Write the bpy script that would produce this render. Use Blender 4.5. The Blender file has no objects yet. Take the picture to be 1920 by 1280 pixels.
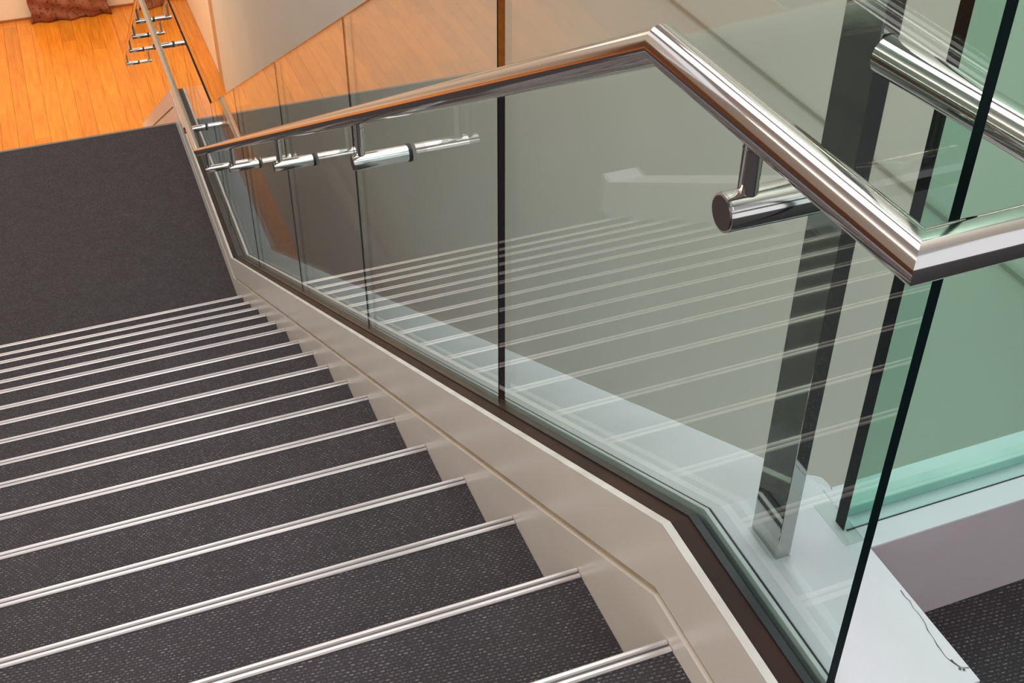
import bpy, bmesh, math, random
from mathutils import Vector, Matrix
random.seed(7)
SC = bpy.context.scene
COL = SC.collection
S = lambda h: tuple(((int(h[i:i+2],16)/255+.055)/1.055)**2.4 if int(h[i:i+2],16)>10 else int(h[i:i+2],16)/255/12.92 for i in (0,2,4))+(1.,)

# ------------------------------------------------------------------ camera
yaw, pitch, roll = 0.3731387, 0.6610022, 0.0048975
cam = bpy.data.cameras.new('camera'); camo = bpy.data.objects.new('camera', cam); COL.objects.link(camo)
fwd = Vector((math.sin(yaw)*math.cos(pitch), math.cos(yaw)*math.cos(pitch), -math.sin(pitch)))
rt = Vector((math.cos(yaw), -math.sin(yaw), 0)); up = rt.cross(fwd)
r2 = math.cos(roll)*rt+math.sin(roll)*up; u2 = -math.sin(roll)*rt+math.cos(roll)*up
m = Matrix((r2, u2, -fwd)).transposed().to_4x4(); m.translation = Vector((-0.603754, -0.941431, 1.384615))
camo.matrix_world = m
cam.sensor_width = 36; cam.lens = 2270.994/1920*36; cam.clip_start = .02; cam.clip_end = 200
SC.camera = camo

# ------------------------------------------------------------------ world, lights, exposure
SC.view_settings.view_transform = 'Standard'; SC.view_settings.look = 'None'
SC.view_settings.gamma = 1; SC.view_settings.use_curve_mapping = False
SC.view_settings.exposure = 0.20
W = bpy.data.worlds.new('world'); SC.world = W; W.use_nodes = True
W.node_tree.nodes['Background'].inputs[0].default_value = (.92,.95,1.0,1)
W.node_tree.nodes['Background'].inputs[1].default_value = 1.05
SC.cycles.transparent_max_bounces = 24; SC.cycles.max_bounces = 10
SC.cycles.glossy_bounces = 6; SC.cycles.transmission_bounces = 10
SC.cycles.caustics_reflective = False
def area(name, loc, rot, sx, sy, power, col):
    L = bpy.data.lights.new(name,'AREA'); L.shape='RECTANGLE'; L.size=sx; L.size_y=sy; L.energy=power; L.color=col
    o = bpy.data.objects.new(name,L); COL.objects.link(o); o.location=loc; o.rotation_euler=rot
    return o
area('skylight', (-0.85,3.6,3.9), (0,0,0), 1.35, 6.4, 100, (.97,.98,1.0))
area('landing_fill', (-1.4,-2.6,3.3), (math.radians(25),0,0), 1.6, 1.2, 30, (1.0,.93,.87))  # unseen fill light added above the upper landing
area('shaft_fill', (0.65,1.0,3.2), (0,0,0), .5, 3.5, 50, (1.0,.99,1.0))  # added fill, brightens the right wall behind the glass
area('hall_lamp', (-0.9,14.0,-2.3), (0,0,0), 3.4, 3.0, 92, (1.0,.77,.47))
area('hall_lamp', (-5.0,14.0,-2.3), (0,0,0), 3.4, 3.0, 92, (1.0,.77,.47))
area('hall_lamp', (-2.5,13.5,3.0), (0,0,0), 3.0, 2.0, 130, (1.0,.77,.47))  # extra warm fill, added to tint the high hall walls
area('left_strip_fill', (-5.08,4.0,3.72), (0,math.radians(-62),0), .14, 8.0, 150, (1.0,.90,.78))  # added strip light: brightens the stringer, draws a line along the rail

# ------------------------------------------------------------------ helpers
def tag(o,label=None,cat=None,group=None,kind=None):
    if label: o['label']=label
    if cat: o['category']=cat
    if group: o['group']=group
    if kind: o['kind']=kind
    return o
def empty(name,loc=(0,0,0)):
    o=bpy.data.objects.new(name,None); COL.objects.link(o); o.location=loc; o.empty_display_size=.1; return o
def link(name,me,mats,parent=None,smooth=False):
    for m_ in (mats if isinstance(mats,(list,tuple)) else [mats]): me.materials.append(m_)
    o=bpy.data.objects.new(name,me); COL.objects.link(o)
    if smooth:
        for p in me.polygons: p.use_smooth=True
    if parent:
        o.parent=parent; o.matrix_parent_inverse=Matrix.Translation(-parent.location)
    return o
def mesh(name,vs,fs,mats,parent=None,smooth=False,mi=None):
    me=bpy.data.meshes.new(name); me.from_pydata([tuple(v) for v in vs],[],fs)
    if mi:
        for i,p in enumerate(me.polygons): p.material_index=mi[i]
    me.update(); return link(name,me,mats,parent,smooth)
def prism_data(poly,x0,x1):
    n=len(poly); vs=[(x0,a,b) for a,b in poly]+[(x1,a,b) for a,b in poly]
    fs=[tuple(range(n)),tuple(range(2*n-1,n-1,-1))]+[((i+1)%n,i,i+n,(i+1)%n+n) for i in range(n)]
    return vs,fs
def fixn(o):
    bm=bmesh.new(); bm.from_mesh(o.data); bmesh.ops.recalc_face_normals(bm,faces=bm.faces); bm.to_mesh(o.data); bm.free(); return o
def prism(name,poly,x0,x1,mat,parent=None,bevel=0):
    vs,fs=prism_data(poly,x0,x1); o=fixn(mesh(name,vs,fs,mat,parent))
    if bevel: bev(o,bevel)
    return o
def bev(o,w,seg=2):
    b=o.modifiers.new('bevel','BEVEL'); b.width=w; b.segments=seg; b.limit_method='ANGLE'; b.angle_limit=.5
def box(name,a,b,mat,parent=None,bevel=0):
    return prism(name,[(a[1],a[2]),(b[1],a[2]),(b[1],b[2]),(a[1],b[2])],a[0],b[0],mat,parent,bevel)
def slab_multi(name,polys,mat,parent=None):
    vs=[];fs=[]
    for poly,x0,x1 in polys:
        v,f=prism_data(poly,x0,x1); k=len(vs); vs+=v; fs+=[tuple(i+k for i in q) for q in f]
    return fixn(mesh(name,vs,fs,mat,parent))
def tube(name,pts,r,mat,parent=None,n=48,cap=True):
    pts=[Vector(p) for p in pts]; vs=[];fs=[]
    d=[(pts[i+1]-pts[i]).normalized() for i in range(len(pts)-1)]
    ref=Vector((0,0,1)) if abs(d[0].z)<.9 else Vector((0,1,0))
    u=d[0].cross(ref).normalized(); v=u.cross(d[0])
    ring=[u*math.cos(2*math.pi*k/n)*r+v*math.sin(2*math.pi*k/n)*r for k in range(n)]
    rings=[[pts[0]+q for q in ring]]
    for i in range(1,len(pts)):
        nn=d[i-1] if i==len(pts)-1 else (d[i-1]+d[i]).normalized()
        prev=rings[-1]; rings.append([q+d[i-1]*((pts[i]-q).dot(nn)/d[i-1].dot(nn)) for q in prev])
    for R_ in rings: vs+=R_
    for i in range(len(rings)-1):
        for k in range(n):
            a=i*n+k;b=i*n+(k+1)%n; fs.append((a,b,b+n,a+n))
    if cap: fs+=[tuple(range(n-1,-1,-1)),tuple(range((len(rings)-1)*n,len(rings)*n))]
    o=mesh(name,vs,fs,mat,parent); 
    for p in o.data.polygons: p.use_smooth=len(p.vertices)==4
    # sharp mitres
    try:
        o.data.set_sharp_from_angle(angle=.35)
    except Exception: pass
    return fixn(o)

# ------------------------------------------------------------------ materials
def mat(name,col=(.5,.5,.5,1),rough=.5,metal=0,spec=.5):
    m_=bpy.data.materials.new(name); m_.use_nodes=True; b=m_.node_tree.nodes['Principled BSDF']
    b.inputs['Base Color'].default_value=col; b.inputs['Roughness'].default_value=rough
    b.inputs['Metallic'].default_value=metal; b.inputs['Specular IOR Level'].default_value=spec
    return m_
def nd(m_,t,**k):
    n=m_.node_tree.nodes.new(t)
    for a,v in k.items(): setattr(n,a,v)
    return n
def lk(m_,a,b): m_.node_tree.links.new(a,b)
def noisy(m_,c1,c2,scale=5,detail=4,bump=0,bscale=None,rot=None,stretch=(1,1,1),lo=.3,hi=.7):
    b=m_.node_tree.nodes['Principled BSDF']; tc=nd(m_,'ShaderNodeTexCoord'); mp=nd(m_,'ShaderNodeMapping')
    mp.inputs['Scale'].default_value=stretch; lk(m_,tc.outputs['Object'],mp.inputs[0])
    n=nd(m_,'ShaderNodeTexNoise'); n.inputs['Scale'].default_value=scale; n.inputs['Detail'].default_value=detail
    lk(m_,mp.outputs[0],n.inputs['Vector']); r=nd(m_,'ShaderNodeValToRGB')
    r.color_ramp.elements[0].color=c1; r.color_ramp.elements[1].color=c2
    r.color_ramp.elements[0].position=lo; r.color_ramp.elements[1].position=hi
    lk(m_,n.outputs['Fac'],r.inputs[0]); lk(m_,r.outputs[0],b.inputs['Base Color'])
    if bump:
        n2=nd(m_,'ShaderNodeTexNoise'); n2.inputs['Scale'].default_value=bscale or scale*10; lk(m_,mp.outputs[0],n2.inputs['Vector'])
        bp=nd(m_,'ShaderNodeBump'); bp.inputs['Strength'].default_value=bump; bp.inputs['Distance'].default_value=.002
        lk(m_,n2.outputs['Fac'],bp.inputs['Height']); lk(m_,bp.outputs[0],b.inputs['Normal'])
    return m_
CHROME=mat('polished_steel',(.62,.59,.57,1),.09,1)
CAPM=mat('satin_steel_cap',(.20,.185,.18,1),.35,1)
POSTM=mat('mirror_steel',(.50,.49,.47,1),.04,1)
ALU=noisy(mat('nosing_aluminium',rough=.34,metal=.55),S('b9b2b1'),S('dcd6d5'),3,5,stretch=(.6,30,30))
ALU_G=mat('nosing_groove',S('5c5553'),.5,.3)
BEIGE=noisy(mat('beige_paint',rough=.30),S('dad2c8'),S('e2dad0'),2.2,4,.12,160)
WEDGE=noisy(mat('white_edge_paint',rough=.5),S('cfcac3'),S('e6e3de'),14,4)
GROOVE=noisy(mat('groove_shade',rough=.5),S('8f8068'),S('b3a48c'),9,4)  # brownish tone paints in the shadow of the recess
LEDGEP=noisy(mat('ledge_white_paint',rough=.45),S('d2d1da'),S('dfdde6'),4,6,.1,90)
BEAMP=noisy(mat('grey_pink_paint',rough=.6),S('b9aeb1'),S('c2b8bb'),5,5,.25,120)
CHAN=noisy(mat('bronze_channel',rough=.55,metal=0,spec=.25),S('2a1d1b'),S('402920'),6,4)
GASK=mat('dark_gasket',S('20262a'),.3)
BEAD=noisy(mat('pale_bead',rough=.35),S('c6ccd0'),S('e0e4e8'),7,3)
RUBBER=mat('black_rubber',S('1c1f24'),.5)
WALLP=noisy(mat('greige_wall_paint',rough=.55),S('bfbbb2'),S('c7c3b9'),.8,3,.05,60)
WALLW=noisy(mat('cream_wall_paint',rough=.5),S('dccbb5'),S('e2d2bd'),.8,3)
GREYP=mat('brown_panelling',S('6e4c30'),.6)
CEILP=mat('ceiling_paint',S('d0d0d2'),.8)
DARKS=mat('dark_metal_strip',S('3a2518'),.5)
CRACKM=mat('crack_dark',S('4a4742'),.8)

def carpet(name):
    m_=mat(name,rough=.85,spec=.25); b=m_.node_tree.nodes['Principled BSDF']
    tc=nd(m_,'ShaderNodeTexCoord'); mp=nd(m_,'ShaderNodeMapping'); mp.inputs['Rotation'].default_value=(0,0,.10)
    lk(m_,tc.outputs['Object'],mp.inputs[0])
    br=nd(m_,'ShaderNodeTexBrick'); br.offset=.5; br.inputs['Scale'].default_value=1
    br.inputs['Brick Width'].default_value=.0105; br.inputs['Row Height'].default_value=.0060
    br.inputs['Mortar Size'].default_value=.0023; br.inputs['Mortar Smooth'].default_value=.35
    br.inputs['Color1'].default_value=(.25,.25,.25,1); br.inputs['Color2'].default_value=(1,1,1,1); br.inputs['Mortar'].default_value=(0,0,0,1)
    lk(m_,mp.outputs[0],br.inputs['Vector'])
    n=nd(m_,'ShaderNodeTexNoise'); n.inputs['Scale'].default_value=260; n.inputs['Detail'].default_value=2; lk(m_,tc.outputs['Object'],n.inputs['Vector'])
    n2=nd(m_,'ShaderNodeTexNoise'); n2.inputs['Scale'].default_value=9; n2.inputs['Detail'].default_value=4; lk(m_,tc.outputs['Object'],n2.inputs['Vector'])
    mr=nd(m_,'ShaderNodeMapRange'); mr.inputs[1].default_value=.40; mr.inputs[2].default_value=.74; lk(m_,n.outputs['Fac'],mr.inputs[0])
    mm=nd(m_,'ShaderNodeMath',operation='MULTIPLY'); lk(m_,br.outputs['Color'],mm.inputs[0]); lk(m_,mr.outputs[0],mm.inputs[1])
    mx=nd(m_,'ShaderNodeMix',data_type='RGBA'); mx.inputs[6].default_value=S('3b373a'); mx.inputs[7].default_value=S('a09ca3')
    lk(m_,mm.outputs[0],mx.inputs[0])
    mx2=nd(m_,'ShaderNodeMix',data_type='RGBA',blend_type='MULTIPLY'); mx2.inputs[0].default_value=.35
    r=nd(m_,'ShaderNodeValToRGB'); r.color_ramp.elements[0].position=.35; r.color_ramp.elements[1].position=.65
    r.color_ramp.elements[0].color=(.7,.68,.68,1); lk(m_,n2.outputs['Fac'],r.inputs[0])
    lk(m_,mx.outputs[2],mx2.inputs[6]); lk(m_,r.outputs[0],mx2.inputs[7]); lk(m_,mx2.outputs[2],b.inputs['Base Color'])
    bp=nd(m_,'ShaderNodeBump'); bp.inputs['Strength'].default_value=.6; bp.inputs['Distance'].default_value=.0015
    lk(m_,br.outputs['Color'],bp.inputs['Height']); lk(m_,bp.outputs[0],b.inputs['Normal'])
    return m_
CARPET=carpet('woven_carpet')

def glass(name,tint):
    m_=bpy.data.materials.new(name); m_.use_nodes=True; nt=m_.node_tree
    for n in list(nt.nodes): nt.nodes.remove(n)
    out=nd(m_,'ShaderNodeOutputMaterial'); g=nd(m_,'ShaderNodeNewGeometry')
    dp=nd(m_,'ShaderNodeVectorMath',operation='DOT_PRODUCT'); lk(m_,g.outputs['Normal'],dp.inputs[0]); lk(m_,g.outputs['Incoming'],dp.inputs[1])
    ab=nd(m_,'ShaderNodeMath',operation='ABSOLUTE'); lk(m_,dp.outputs['Value'],ab.inputs[0])
    s=nd(m_,'ShaderNodeMath',operation='SUBTRACT'); s.inputs[0].default_value=1; lk(m_,ab.outputs[0],s.inputs[1])
    p=nd(m_,'ShaderNodeMath',operation='POWER'); lk(m_,s.outputs[0],p.inputs[0]); p.inputs[1].default_value=5
    ml=nd(m_,'ShaderNodeMath',operation='MULTIPLY_ADD'); lk(m_,p.outputs[0],ml.inputs[0]); ml.inputs[1].default_value=.955; ml.inputs[2].default_value=.045
    tr=nd(m_,'ShaderNodeBsdfTransparent'); tr.inputs[0].default_value=tint
    gl=nd(m_,'ShaderNodeBsdfGlossy'); gl.inputs['Roughness'].default_value=0; gl.inputs[0].default_value=(1,1,1,1)
    mx=nd(m_,'ShaderNodeMixShader'); lk(m_,ml.outputs[0],mx.inputs[0]); lk(m_,tr.outputs[0],mx.inputs[1]); lk(m_,gl.outputs[0],mx.inputs[2])
    lk(m_,mx.outputs[0],out.inputs[0]); return m_
GLASS=glass('clear_glass',(.885,.955,.933,1))
GREENG=glass('green_thick_glass',(.74,.94,.87,1))
EDGE=mat('glass_cut_edge',(.003,.010,.010,1),.5,0,.08)
SILI=mat('black_silicone',(.004,.006,.006,1),.6,0,.05)
TEDGE=mat('teal_glass_edge',(.0,.16,.12,1),.1)

def plank_mat():
    m_=mat('honey_wood',rough=.28); b=m_.node_tree.nodes['Principled BSDF']
    oi=nd(m_,'ShaderNodeObjectInfo'); tc=nd(m_,'ShaderNodeTexCoord'); mp=nd(m_,'ShaderNodeMapping'); mp.inputs['Scale'].default_value=(14,1.1,1)
    ad=nd(m_,'ShaderNodeVectorMath',operation='ADD'); lk(m_,tc.outputs['Object'],ad.inputs[0]); lk(m_,oi.outputs['Location'],ad.inputs[1]); lk(m_,ad.outputs[0],mp.inputs[0])
    n=nd(m_,'ShaderNodeTexNoise'); n.inputs['Scale'].default_value=2; n.inputs['Detail'].default_value=6; lk(m_,mp.outputs[0],n.inputs['Vector'])
    r=nd(m_,'ShaderNodeValToRGB'); e=r.color_ramp.elements; e[0].color=S('bd6a1a'); e[1].color=S('d68627'); e[0].position=.3; e[1].position=.7
    lk(m_,n.outputs['Fac'],r.inputs[0])
    hv=nd(m_,'ShaderNodeHueSaturation'); mr=nd(m_,'ShaderNodeMapRange'); mr.inputs[3].default_value=.82; mr.inputs[4].default_value=1.05
    lk(m_,oi.outputs['Random'],mr.inputs[0]); lk(m_,mr.outputs[0],hv.inputs['Value']); lk(m_,r.outputs[0],hv.inputs['Color']); lk(m_,hv.outputs[0],b.inputs['Base Color'])
    return m_
PLANK=plank_mat()

# ------------------------------------------------------------------ levels
RISE=.1643; RUN=.30
NOS=[(.0,.0),(.300,-.166),(.599,-.331),(.894,-.493),(1.190,-.652),(1.490,-.811),(1.799,-.977),(2.083,-1.137),(2.389,-1.305),(2.676,-1.456),(2.982,-1.626),(3.296,-1.788),(3.579,-1.948),(3.878,-2.112),(4.166,-2.269),(4.472,-2.443),(4.794,-2.618)]
ZL=-2.79; ZF=-5.50; YE=7.365
XL=-2.29
SL=.5425; K1Y=.044; K2Y=5.047; K3Y=7.345; ZK2=.19-SL*(K2Y-K1Y); K4Y=12.6
def H(y):
    if y<K1Y: return .19
    if y<K2Y: return .19-SL*(y-K1Y)
    if y<K3Y: return ZK2
    return ZK2-SL*(min(y,K4Y)-K3Y)
KN=[K1Y,K2Y,K3Y,K4Y]
def band(y0,y1,top,bot,kn=None):
    ys=[y0]+[k for k in (kn or KN) if y0<k<y1]+[y1]
    return [(y,H(y)+top) for y in ys]+[(y,H(y)+bot) for y in reversed(ys)]

# ------------------------------------------------------------------ setting
up_floor=box('floor',(-5.0,-5.0,-.30),(3.2,-.33,-.001),CARPET); tag(up_floor,'dark woven carpet of the upper landing',kind='structure')
o=slab_multi('floor',[([(-.33,-.30),(-.03,-.30),(-.03,-.001),(-.33,-.001)],XL-.25,.0),([(-.33,-.30),(-.02,-.30),(-.02,-.001),(-.33,-.001)],.2375,3.2)],CARPET); tag(o,'dark carpet beside the white ledge and at stair head',kind='structure')
low=box('floor',(-9.0,3.0,ZF-.1),(1.6,16.9,ZF-.010),mat('plank_joint',S('b3641f'),.6)); tag(low,'honey coloured plank floor of the lower hall',kind='structure')
w=.18; plank_me={}
def plank(x,y,L):
    key=round(L,2)
    if key not in plank_me:
        me=bpy.data.meshes.new('plank'); a=w/2-.0010; l=L/2-.001; b=.0015
        vs=[(-a,-l,-.011),(a,-l,-.011),(a,l,-.011),(-a,l,-.011),(-a,-l,-b),(a,-l,-b),(a,l,-b),(-a,l,-b),(-a+b,-l+b,0),(a-b,-l+b,0),(a-b,l-b,0),(-a+b,l-b,0)]
        fs=[(0,1,5,4),(1,2,6,5),(2,3,7,6),(3,0,4,7),(4,5,9,8),(5,6,10,9),(6,7,11,10),(7,4,8,11),(8,9,10,11)]
        me.from_pydata(vs,[],fs); me.materials.append(PLANK); plank_me[key]=me
    o=bpy.data.objects.new('plank',plank_me[key]); COL.objects.link(o); o.location=(x,y,ZF); o.parent=low; return o
x=1.125-w/2
while x>-6.2:
    y=(4.6 if x>-.1 else 11.3)-random.choice([0,.5,.9,1.3])
    while y<16.55:
        L=random.choice([1.6,2.0,2.4]); L=min(L,16.56-y) 
        if L>.12: plank(x,y+L/2,L)
        y+=L
    x-=w
tag(box('wall_back',(-9.0,16.57,ZF),(1.6,16.8,4.0),WALLW),kind='structure')
tag(box('baseboard_back',(-9.0,16.555,ZF-.0),(1.13,16.57,ZF+.035),mat('brown_skirting',S('9a5c34'),.5)),kind='structure')
tag(box('wall_right',(1.13,13.80,ZF-.05),(1.4,16.57,4.0),WALLW),kind='structure')
tag(box('wall_right',(1.10,-1.2,ZF-.05),(1.4,13.30,4.0),WALLP),kind='structure')
tag(box('trim_1',(1.118,13.32,ZF+.02),(1.4,13.80,4.0),mat('trim_paint',S('b08a68'),.5)),kind='structure')
tag(box('trim_2',(1.094,-1.2,-.028),(1.10,13.3,-.016),mat('joint_strip',S('8e8a7c'),.6)),kind='structure')
tag(box('wall_left',(-9.2,4.0,ZF),(-9.0,16.8,-.3),GREYP),kind='structure')
tag(box('wall_left',(-5.4,-5.2,-.3),(-5.2,9.0,4.0),mat('upper_left_paint',S('b5a89c'),.6)),kind='structure')  # unseen upper wall, added to darken what the rail reflects
tag(box('ceiling',(-5.2,-5.2,4.0),(3.4,9.0,4.1),CEILP),kind='structure')

# ------------------------------------------------------------------ staircase
st=empty('staircase',(-1.1,2.5,ZL)); tag(st,'wide grey carpeted staircase with pale metal nosings and beige side board','staircase')
NW=.0235
def nos_profile(y,z):
    # y: front tip ; strip goes back NW ; two ridges with a groove
    return [(y-.001,z-.016),(y,z-.003),(y-.0015,z+.0015),(y-.004,z+.0035),(y-.0085,z+.0035),(y-.0105,z+.0012),(y-.0140,z+.0012),(y-.0160,z+.0030),(y-.0205,z+.0030),(y-NW,z+.0012),(y-NW,z-.004),(y-.006,z-.004),(y-.006,z-.016)]
def steps(nos,zend,x0,x1):
    for i,(y,z) in enumerate(nos):
        yb=-.0 if i==0 else nos[i-1][0]-.008
        if i>0:
            poly=[(yb-.002,z-.02),(yb-.002,z-.001),(y-.006,z-.001),(y-.006,(nos[i+1][1] if i+1<len(nos) else zend)-.02),(y-.012,(nos[i+1][1] if i+1<len(nos) else zend)-.02),(y-.012,z-.02)]
            t=prism('carpet_tread',poly,x0,x1-.0005,CARPET,st)
        vs,fs=prism_data(nos_profile(y,z),x0,x1-.001)
        mi=[0]*len(fs)
        o=mesh('nosing',vs,fs,[ALU,ALU_G],st,mi=mi); o.data.polygons[2+5].material_index=1; fixn(o)
steps(NOS,ZL,XL,0)
prism('carpet_tread',[(-.03,-.02),(-.03,-.001),(-.006,-.001),(-.006,-.19),(-.012,-.19),(-.012,-.02)],XL,-.0005,CARPET,st)
ld=prism('landing',[(4.785,ZL-.06),(4.785,ZL),(YE-.006,ZL),(YE-.006,ZL-.2),(YE-.03,ZL-.2),(YE-.03,ZL-.06)],-6.0,0-.0005,CARPET,st)
NOS2=[(YE+.3*i,ZL-.1643*i) for i in range(0,17)]
steps([NOS2[0]],NOS2[1][1],XL,0) if False else None
for i,(y,z) in enumerate(NOS2):
    if i:
        yb=NOS2[i-1][0]-.008; zn=z-.1643 if i<16 else ZF
        prism('carpet_tread',[(yb-.002,z-.02),(yb-.002,z-.001),(y-.006,z-.001),(y-.006,max(zn-.02,ZF)),(y-.012,max(zn-.02,ZF)),(y-.012,z-.02)],XL,-.0005,CARPET,st)
    vs,fs=prism_data(nos_profile(y,z),XL,-.001); fixn(mesh('nosing',vs,fs,ALU if i else mat('landing_nosing',S('8a7f78'),.5,.4),st))  # first nosing, at the landing edge, is a darker grey
# soffit under the flights
prism('soffit',[(-.30,-.31),(.0,-.31),(4.9,ZL-.18),(7.36,ZL-.25),(12.1,ZF+.05),(12.1,ZF),(11.6,ZF),(7.2,ZL-.40),(4.8,ZL-.36),(-.30,-.50)],XL,.0,BEIGE,st)
# right stringer: skirting board (proud), recessed groove, upper board, painted top edge
YS,YEND=-.318,12.4
prism('skirting_board',band(YS,YEND,-.1455,-.62),.0,.012,BEIGE,st)
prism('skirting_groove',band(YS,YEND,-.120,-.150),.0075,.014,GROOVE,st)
fa=prism('upper_board',band(YS,YEND,-.002,-.1275),.0005,.012,BEIGE,st)
prism('top_edge',band(YS,YEND,.0,-.004),.0003,.0125,WEDGE,st)
# curb outside the glass
prism('stringer_core',band(YS,YEND,-.03,-.62),.012,.065,BEIGE,st)
cb=prism('ledge',band(YS,YEND,.0,-.60),.0655,.2375,LEDGEP,st)
prism('ledge',band(-.35,5.16,.0,-.62),XL-.24,XL,LEDGEP,st)
# rounded shoulder of the ledge where the cross beam joins
vs=[];n=14
pl=[(.235,.075)]+[(.229+.022*math.sin(math.pi*k/n)**.8,.075-.095*k/n) for k in range(1,n)]+[(.235,-.02)]
V=[(a,b,min(H(b),.19)+.0015) for a,b in pl]+[(a,b,.02) for a,b in pl]
k=len(pl); F=[tuple(range(k)),tuple(range(2*k-1,k-1,-1))]+[(i,(i+1)%k,(i+1)%k+k,i+k) for i in range(k)]
fixn(mesh('ledge_shoulder',V,F,LEDGEP,st))
# cracks and screw holes in the ledge paint
def ribbon(pts,wd,z):
    vs=[];fs=[]
    for i,(a,b) in enumerate(pts):
        p=Vector((a,b)); q=Vector(pts[min(i+1,len(pts)-1)])-Vector(pts[max(i-1,0)]); q=Vector((-q.y,q.x)).normalized()*wd*random.uniform(.35,1)
        vs+=[(p.x+q.x,p.y+q.y,z),(p.x-q.x,p.y-q.y,z)]
        if i: fs.append((2*i-2,2*i-1,2*i+1,2*i))
    return vs,fs
cr=[(0.2315, -0.169), (0.2302, -0.1798), (0.2318, -0.1877), (0.2289, -0.1994), (0.2302, -0.2054), (0.2292, -0.2176), (0.2283, -0.2243), (0.2247, -0.2335), (0.2242, -0.2395), (0.2239, -0.2463), (0.2216, -0.2567), (0.2214, -0.2643), (0.2203, -0.274), (0.2218, -0.2813), (0.2245, -0.289), (0.2287, -0.2955), (0.2364, -0.2985)]
v,f=ribbon(cr,.0006,.1908); cv,cf=ribbon([(0.2235, -0.2811), (0.224, -0.2855), (0.2259, -0.2912), (0.2268, -0.294)],.0013,.1909)
k=len(v); v+=cv; f+=[tuple(i+k for i in q) for q in cf]
for hx,hy in [(0.2251, -0.2962), (0.2288, -0.2989)]:
    k=len(v); v+=[(hx+.0017*math.cos(t*math.pi/5),hy+.0017*math.sin(t*math.pi/5),.1911) for t in range(10)]; f.append(tuple(range(k,k+10)))
mesh('paint_crack',v,f,CRACKM,st)


# ------------------------------------------------------------------ balustrade (glass wall)
GX0,GX1=.052,.064
bal=empty('glass_balustrade',(.058,2.5,ZL)); tag(bal,'long clear glass balustrade of butt jointed panes beside the carpeted stairs','balustrade')
prism('channel',band(YS,YEND,-.003,-.028),.0125,.0405,CHAN,bal)
prism('gasket',band(YS,YEND,.001,-.028),.0405,.0518,GASK,bal)
prism('glazing_bead',band(YS,YEND,.004,-.028),.0642,.0705,BEAD,bal,.001)
prism('glazing_bead',band(YS,YEND,.0025,-.0),.0716,.0740,GASK,bal)
J=[-.272,.805,1.916,3.028,4.245,5.30,6.36,7.42,8.55,9.68,10.8,11.9]
def T(y):
    if y<K1Y: return 1.175
    if y<5.305: return 1.175-SL*(y-K1Y)
    if y<7.607: return 1.175-SL*(5.305-K1Y)
    return 1.175-SL*(5.305-K1Y+y-7.607)
def pane(y0,y1,x0,x1,hh,gm,parent,em=EDGE,poly=None):
    a,b=y0+.003,y1-.003
    bt=[a]+[k for k in KN if a<k<b]+[b]; tp=[a]+[k for k in (K1Y,5.305,7.607) if a<k<b]+[b]
    poly=poly or [(q,T(q)) for q in tp]+[(q,H(q)-.02) for q in reversed(bt)]
    vs,fs=prism_data(poly,x0,x1); mi=[0,0]+[1]*(len(fs)-2)
    o=mesh('glass_pane',vs,fs,[gm,em],parent,mi=mi); fixn(o)
    for q in o.data.polygons:
        if abs(q.normal.y)>.9 and q.center.y>.9: q.material_index=0
    return o
for a in J[1:-1]: prism('silicone_joint',[(a-.003,H(a-.003)-.02),(a+.003,H(a+.003)-.02),(a+.003,T(a+.003)-.001),(a-.003,T(a-.003)-.001)],GX0+.0002,GX0+(.0115 if a<1 else .004),SILI,bal)
for a,b in zip(J[:-1],J[1:]): pane(a,b,GX0,GX1,.985,GLASS,bal)

# ------------------------------------------------------------------ handrail
hr=empty('handrail',(-.06,2.5,-1.)); tag(hr,'tubular polished steel handrail on rod brackets along the glass balustrade','handrail')
RR=.0200
K1=(-.061,.044,.886); C1=(-.054,-.357,.886); K2=(-.069,5.20,-1.900); K3=(-.066,7.66,-1.915); K4=(-.066,12.1,-1.915-.5425*4.44)
tube('rail_tube',[K4,K3,K2,K1,C1,(.158,-.354,.886),(.119,-.068,.895)],RR,CHROME,hr,64)
def rail_z(y):
    P=[C1,K1,K2,K3,K4]
    for a,b in zip(P[:-1],P[1:]):
        if a[1]<=y<=b[1]: t=(y-a[1])/(b[1]-a[1]); return a[2]+t*(b[2]-a[2])
def bracket(y,zr,x0=-.082,x1=.0518,px=-.061,r=.0185,first=False):
    zt=rail_z(y)
    b=tube('bracket_rod',[(x0+.003,y,zr),(x1-.008,y,zr)],r,CHROME,hr,40)
    tube('end_cap',[(x0,y,zr),(x0+.0028,y,zr)],r-.0028,CAPM,b,40)
    tube('cap_ring',[(x0+.001,y,zr),(x0+.0045,y,zr)],r-.0004,CHROME,b,40)
    tube('rubber_washer',[(x1-.008,y,zr),(x1,y,zr)],r+.0018,RUBBER,b,40)
    tube('bracket_pin',[(px,y,zr+r*.55),(px,y,zt-RR*.75)],.0098,CHROME,b,32)
    tube('pin_collar',[(px,y,zt-RR-.008),(px,y,zt-RR-.0072)],.0102,CAPM,b,32)
    return b
bracket(-.125,.795,x0=-.0785,px=-.053,r=.0195)
for y,z in ((1.355,.052),(2.47,-.553),(3.70,-1.215),(4.78,-1.795),(5.70,-2.02),(6.96,-2.02)):
    bracket(y,rail_z(y)-.112)
for y in (8.34,9.30,10.38,11.62): bracket(y,rail_z(y)-.112)

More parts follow.
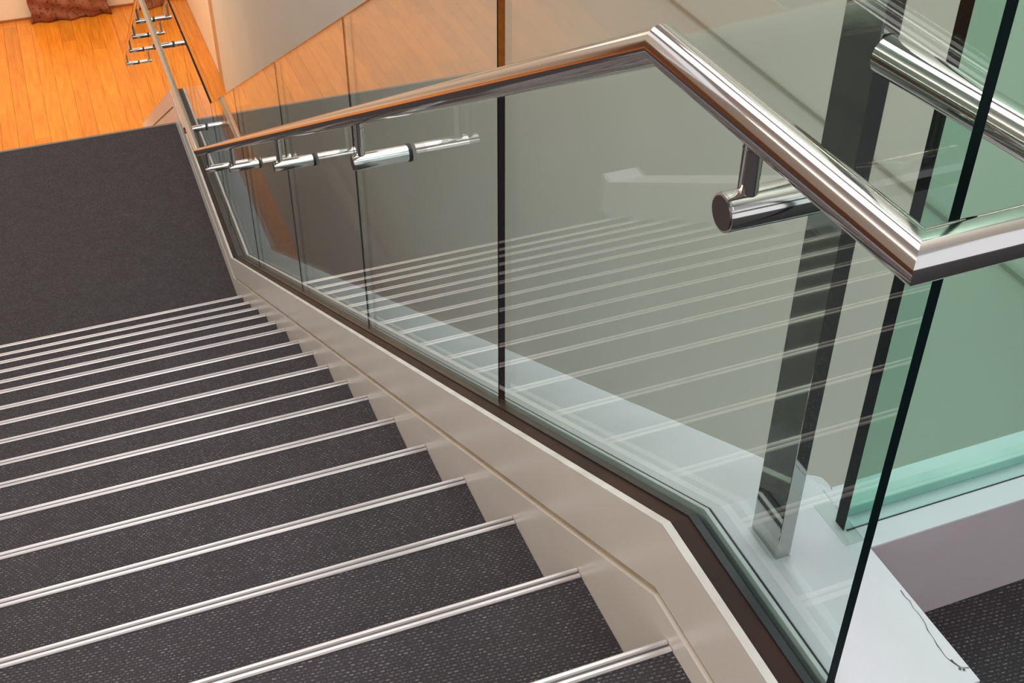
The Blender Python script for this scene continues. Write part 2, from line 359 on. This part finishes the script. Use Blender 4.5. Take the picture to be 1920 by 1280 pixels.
# ------------------------------------------------------------------ post, screen, beam
pt=box('steel_post',(.1095,-.067,.1875),(.131,-.005,1.35),POSTM,None,.0012); tag(pt,'flat polished steel post standing on the white ledge','post')
box('base_sealant',(.1085,-.068,.188),(.132,-.004,.1908),BEAD,pt)
bm_=box('beam',(.2375,-.093,.0),(1.095,-.022,.19),[BEAMP]); bm_.name='trim_3'; tag(bm_,kind='structure')
tag(box('trim_4',(.2377,-.0935,.1885),(1.095,.02,.1915),LEDGEP),kind='structure')
box('notch_filler',(.209,-.079,.188),(.2376,.0,.1906),mat('grey_filler',S('c2c8ca'),.7),bm_)
sc=empty('glass_screen',(1.0,-.045,.19)); tag(sc,'thick green glass screen standing across on the pale beam behind the post','screen')
o=box('glass_pane',(.221,-.056,.186),(1.09,-.036,2.3),[GREENG,EDGE,TEDGE],sc)
for p in o.data.polygons:
    if abs(p.normal.y)<.5: p.material_index=1
box('glazing_bead',(.24,-.035,.19),(1.09,-.012,.208),BEAD,sc,.003)
box('sealant',(.225,-.0575,.189),(1.09,-.056,.1925),GASK,sc)

# ------------------------------------------------------------------ small things on the lower floor
bx=empty('carved_block',(-.45,16.40,ZF)); tag(bx,'low reddish brown pitted block against the far cream wall','block')
CORK=noisy(mat('pitted_brown',rough=.9),S('4a2e20'),S('8a5238'),26,5,.8,60,lo=.34,hi=.48)
bmx=bmesh.new(); NX,NZ=40,16
vg=[[None]*(NZ+1) for _ in range(NX+1)]
for i in range(NX+1):
    for j in range(NZ+1):
        u=i/NX; v=j/NZ
        X=-1.02+1.09*u+.02*math.sin(v*9+3*u); X+=(.06 if u<.5 else -.10)*v*abs(u-.5)*2
        Y=16.36+.03*math.sin(u*23)+.02*math.sin(v*17+u*9)-.03*math.sin(math.pi*v)
        vg[i][j]=bmx.verts.new((X,Y,ZF+.004+.62*v+.02*math.sin(u*11)*v))
for i in range(NX):
    for j in range(NZ): bmx.faces.new((vg[i][j],vg[i+1][j],vg[i+1][j+1],vg[i][j+1]))
geo=bmesh.ops.extrude_face_region(bmx,geom=bmx.faces[:]); 
for v in [g for g in geo['geom'] if isinstance(g,bmesh.types.BMVert)]: v.co.y=16.53
me=bpy.data.meshes.new('pitted_body'); bmesh.ops.recalc_face_normals(bmx,faces=bmx.faces); bmx.to_mesh(me); bmx.free()
link('pitted_body',me,CORK,bx,True)
fs_=mesh('floor_strip',[(.155,12.83,ZF+.001),(.185,12.81,ZF+.001),(.415,13.10,ZF+.001),(.385,13.12,ZF+.001),(.155,12.83,ZF+.006),(.185,12.81,ZF+.006),(.415,13.10,ZF+.006),(.385,13.12,ZF+.006)],[(3,2,1,0),(4,5,6,7),(0,1,5,4),(1,2,6,5),(2,3,7,6),(3,0,4,7)],DARKS)
tag(fs_,'short thin dark strip lying on the lower plank floor near the landing corner','strip')
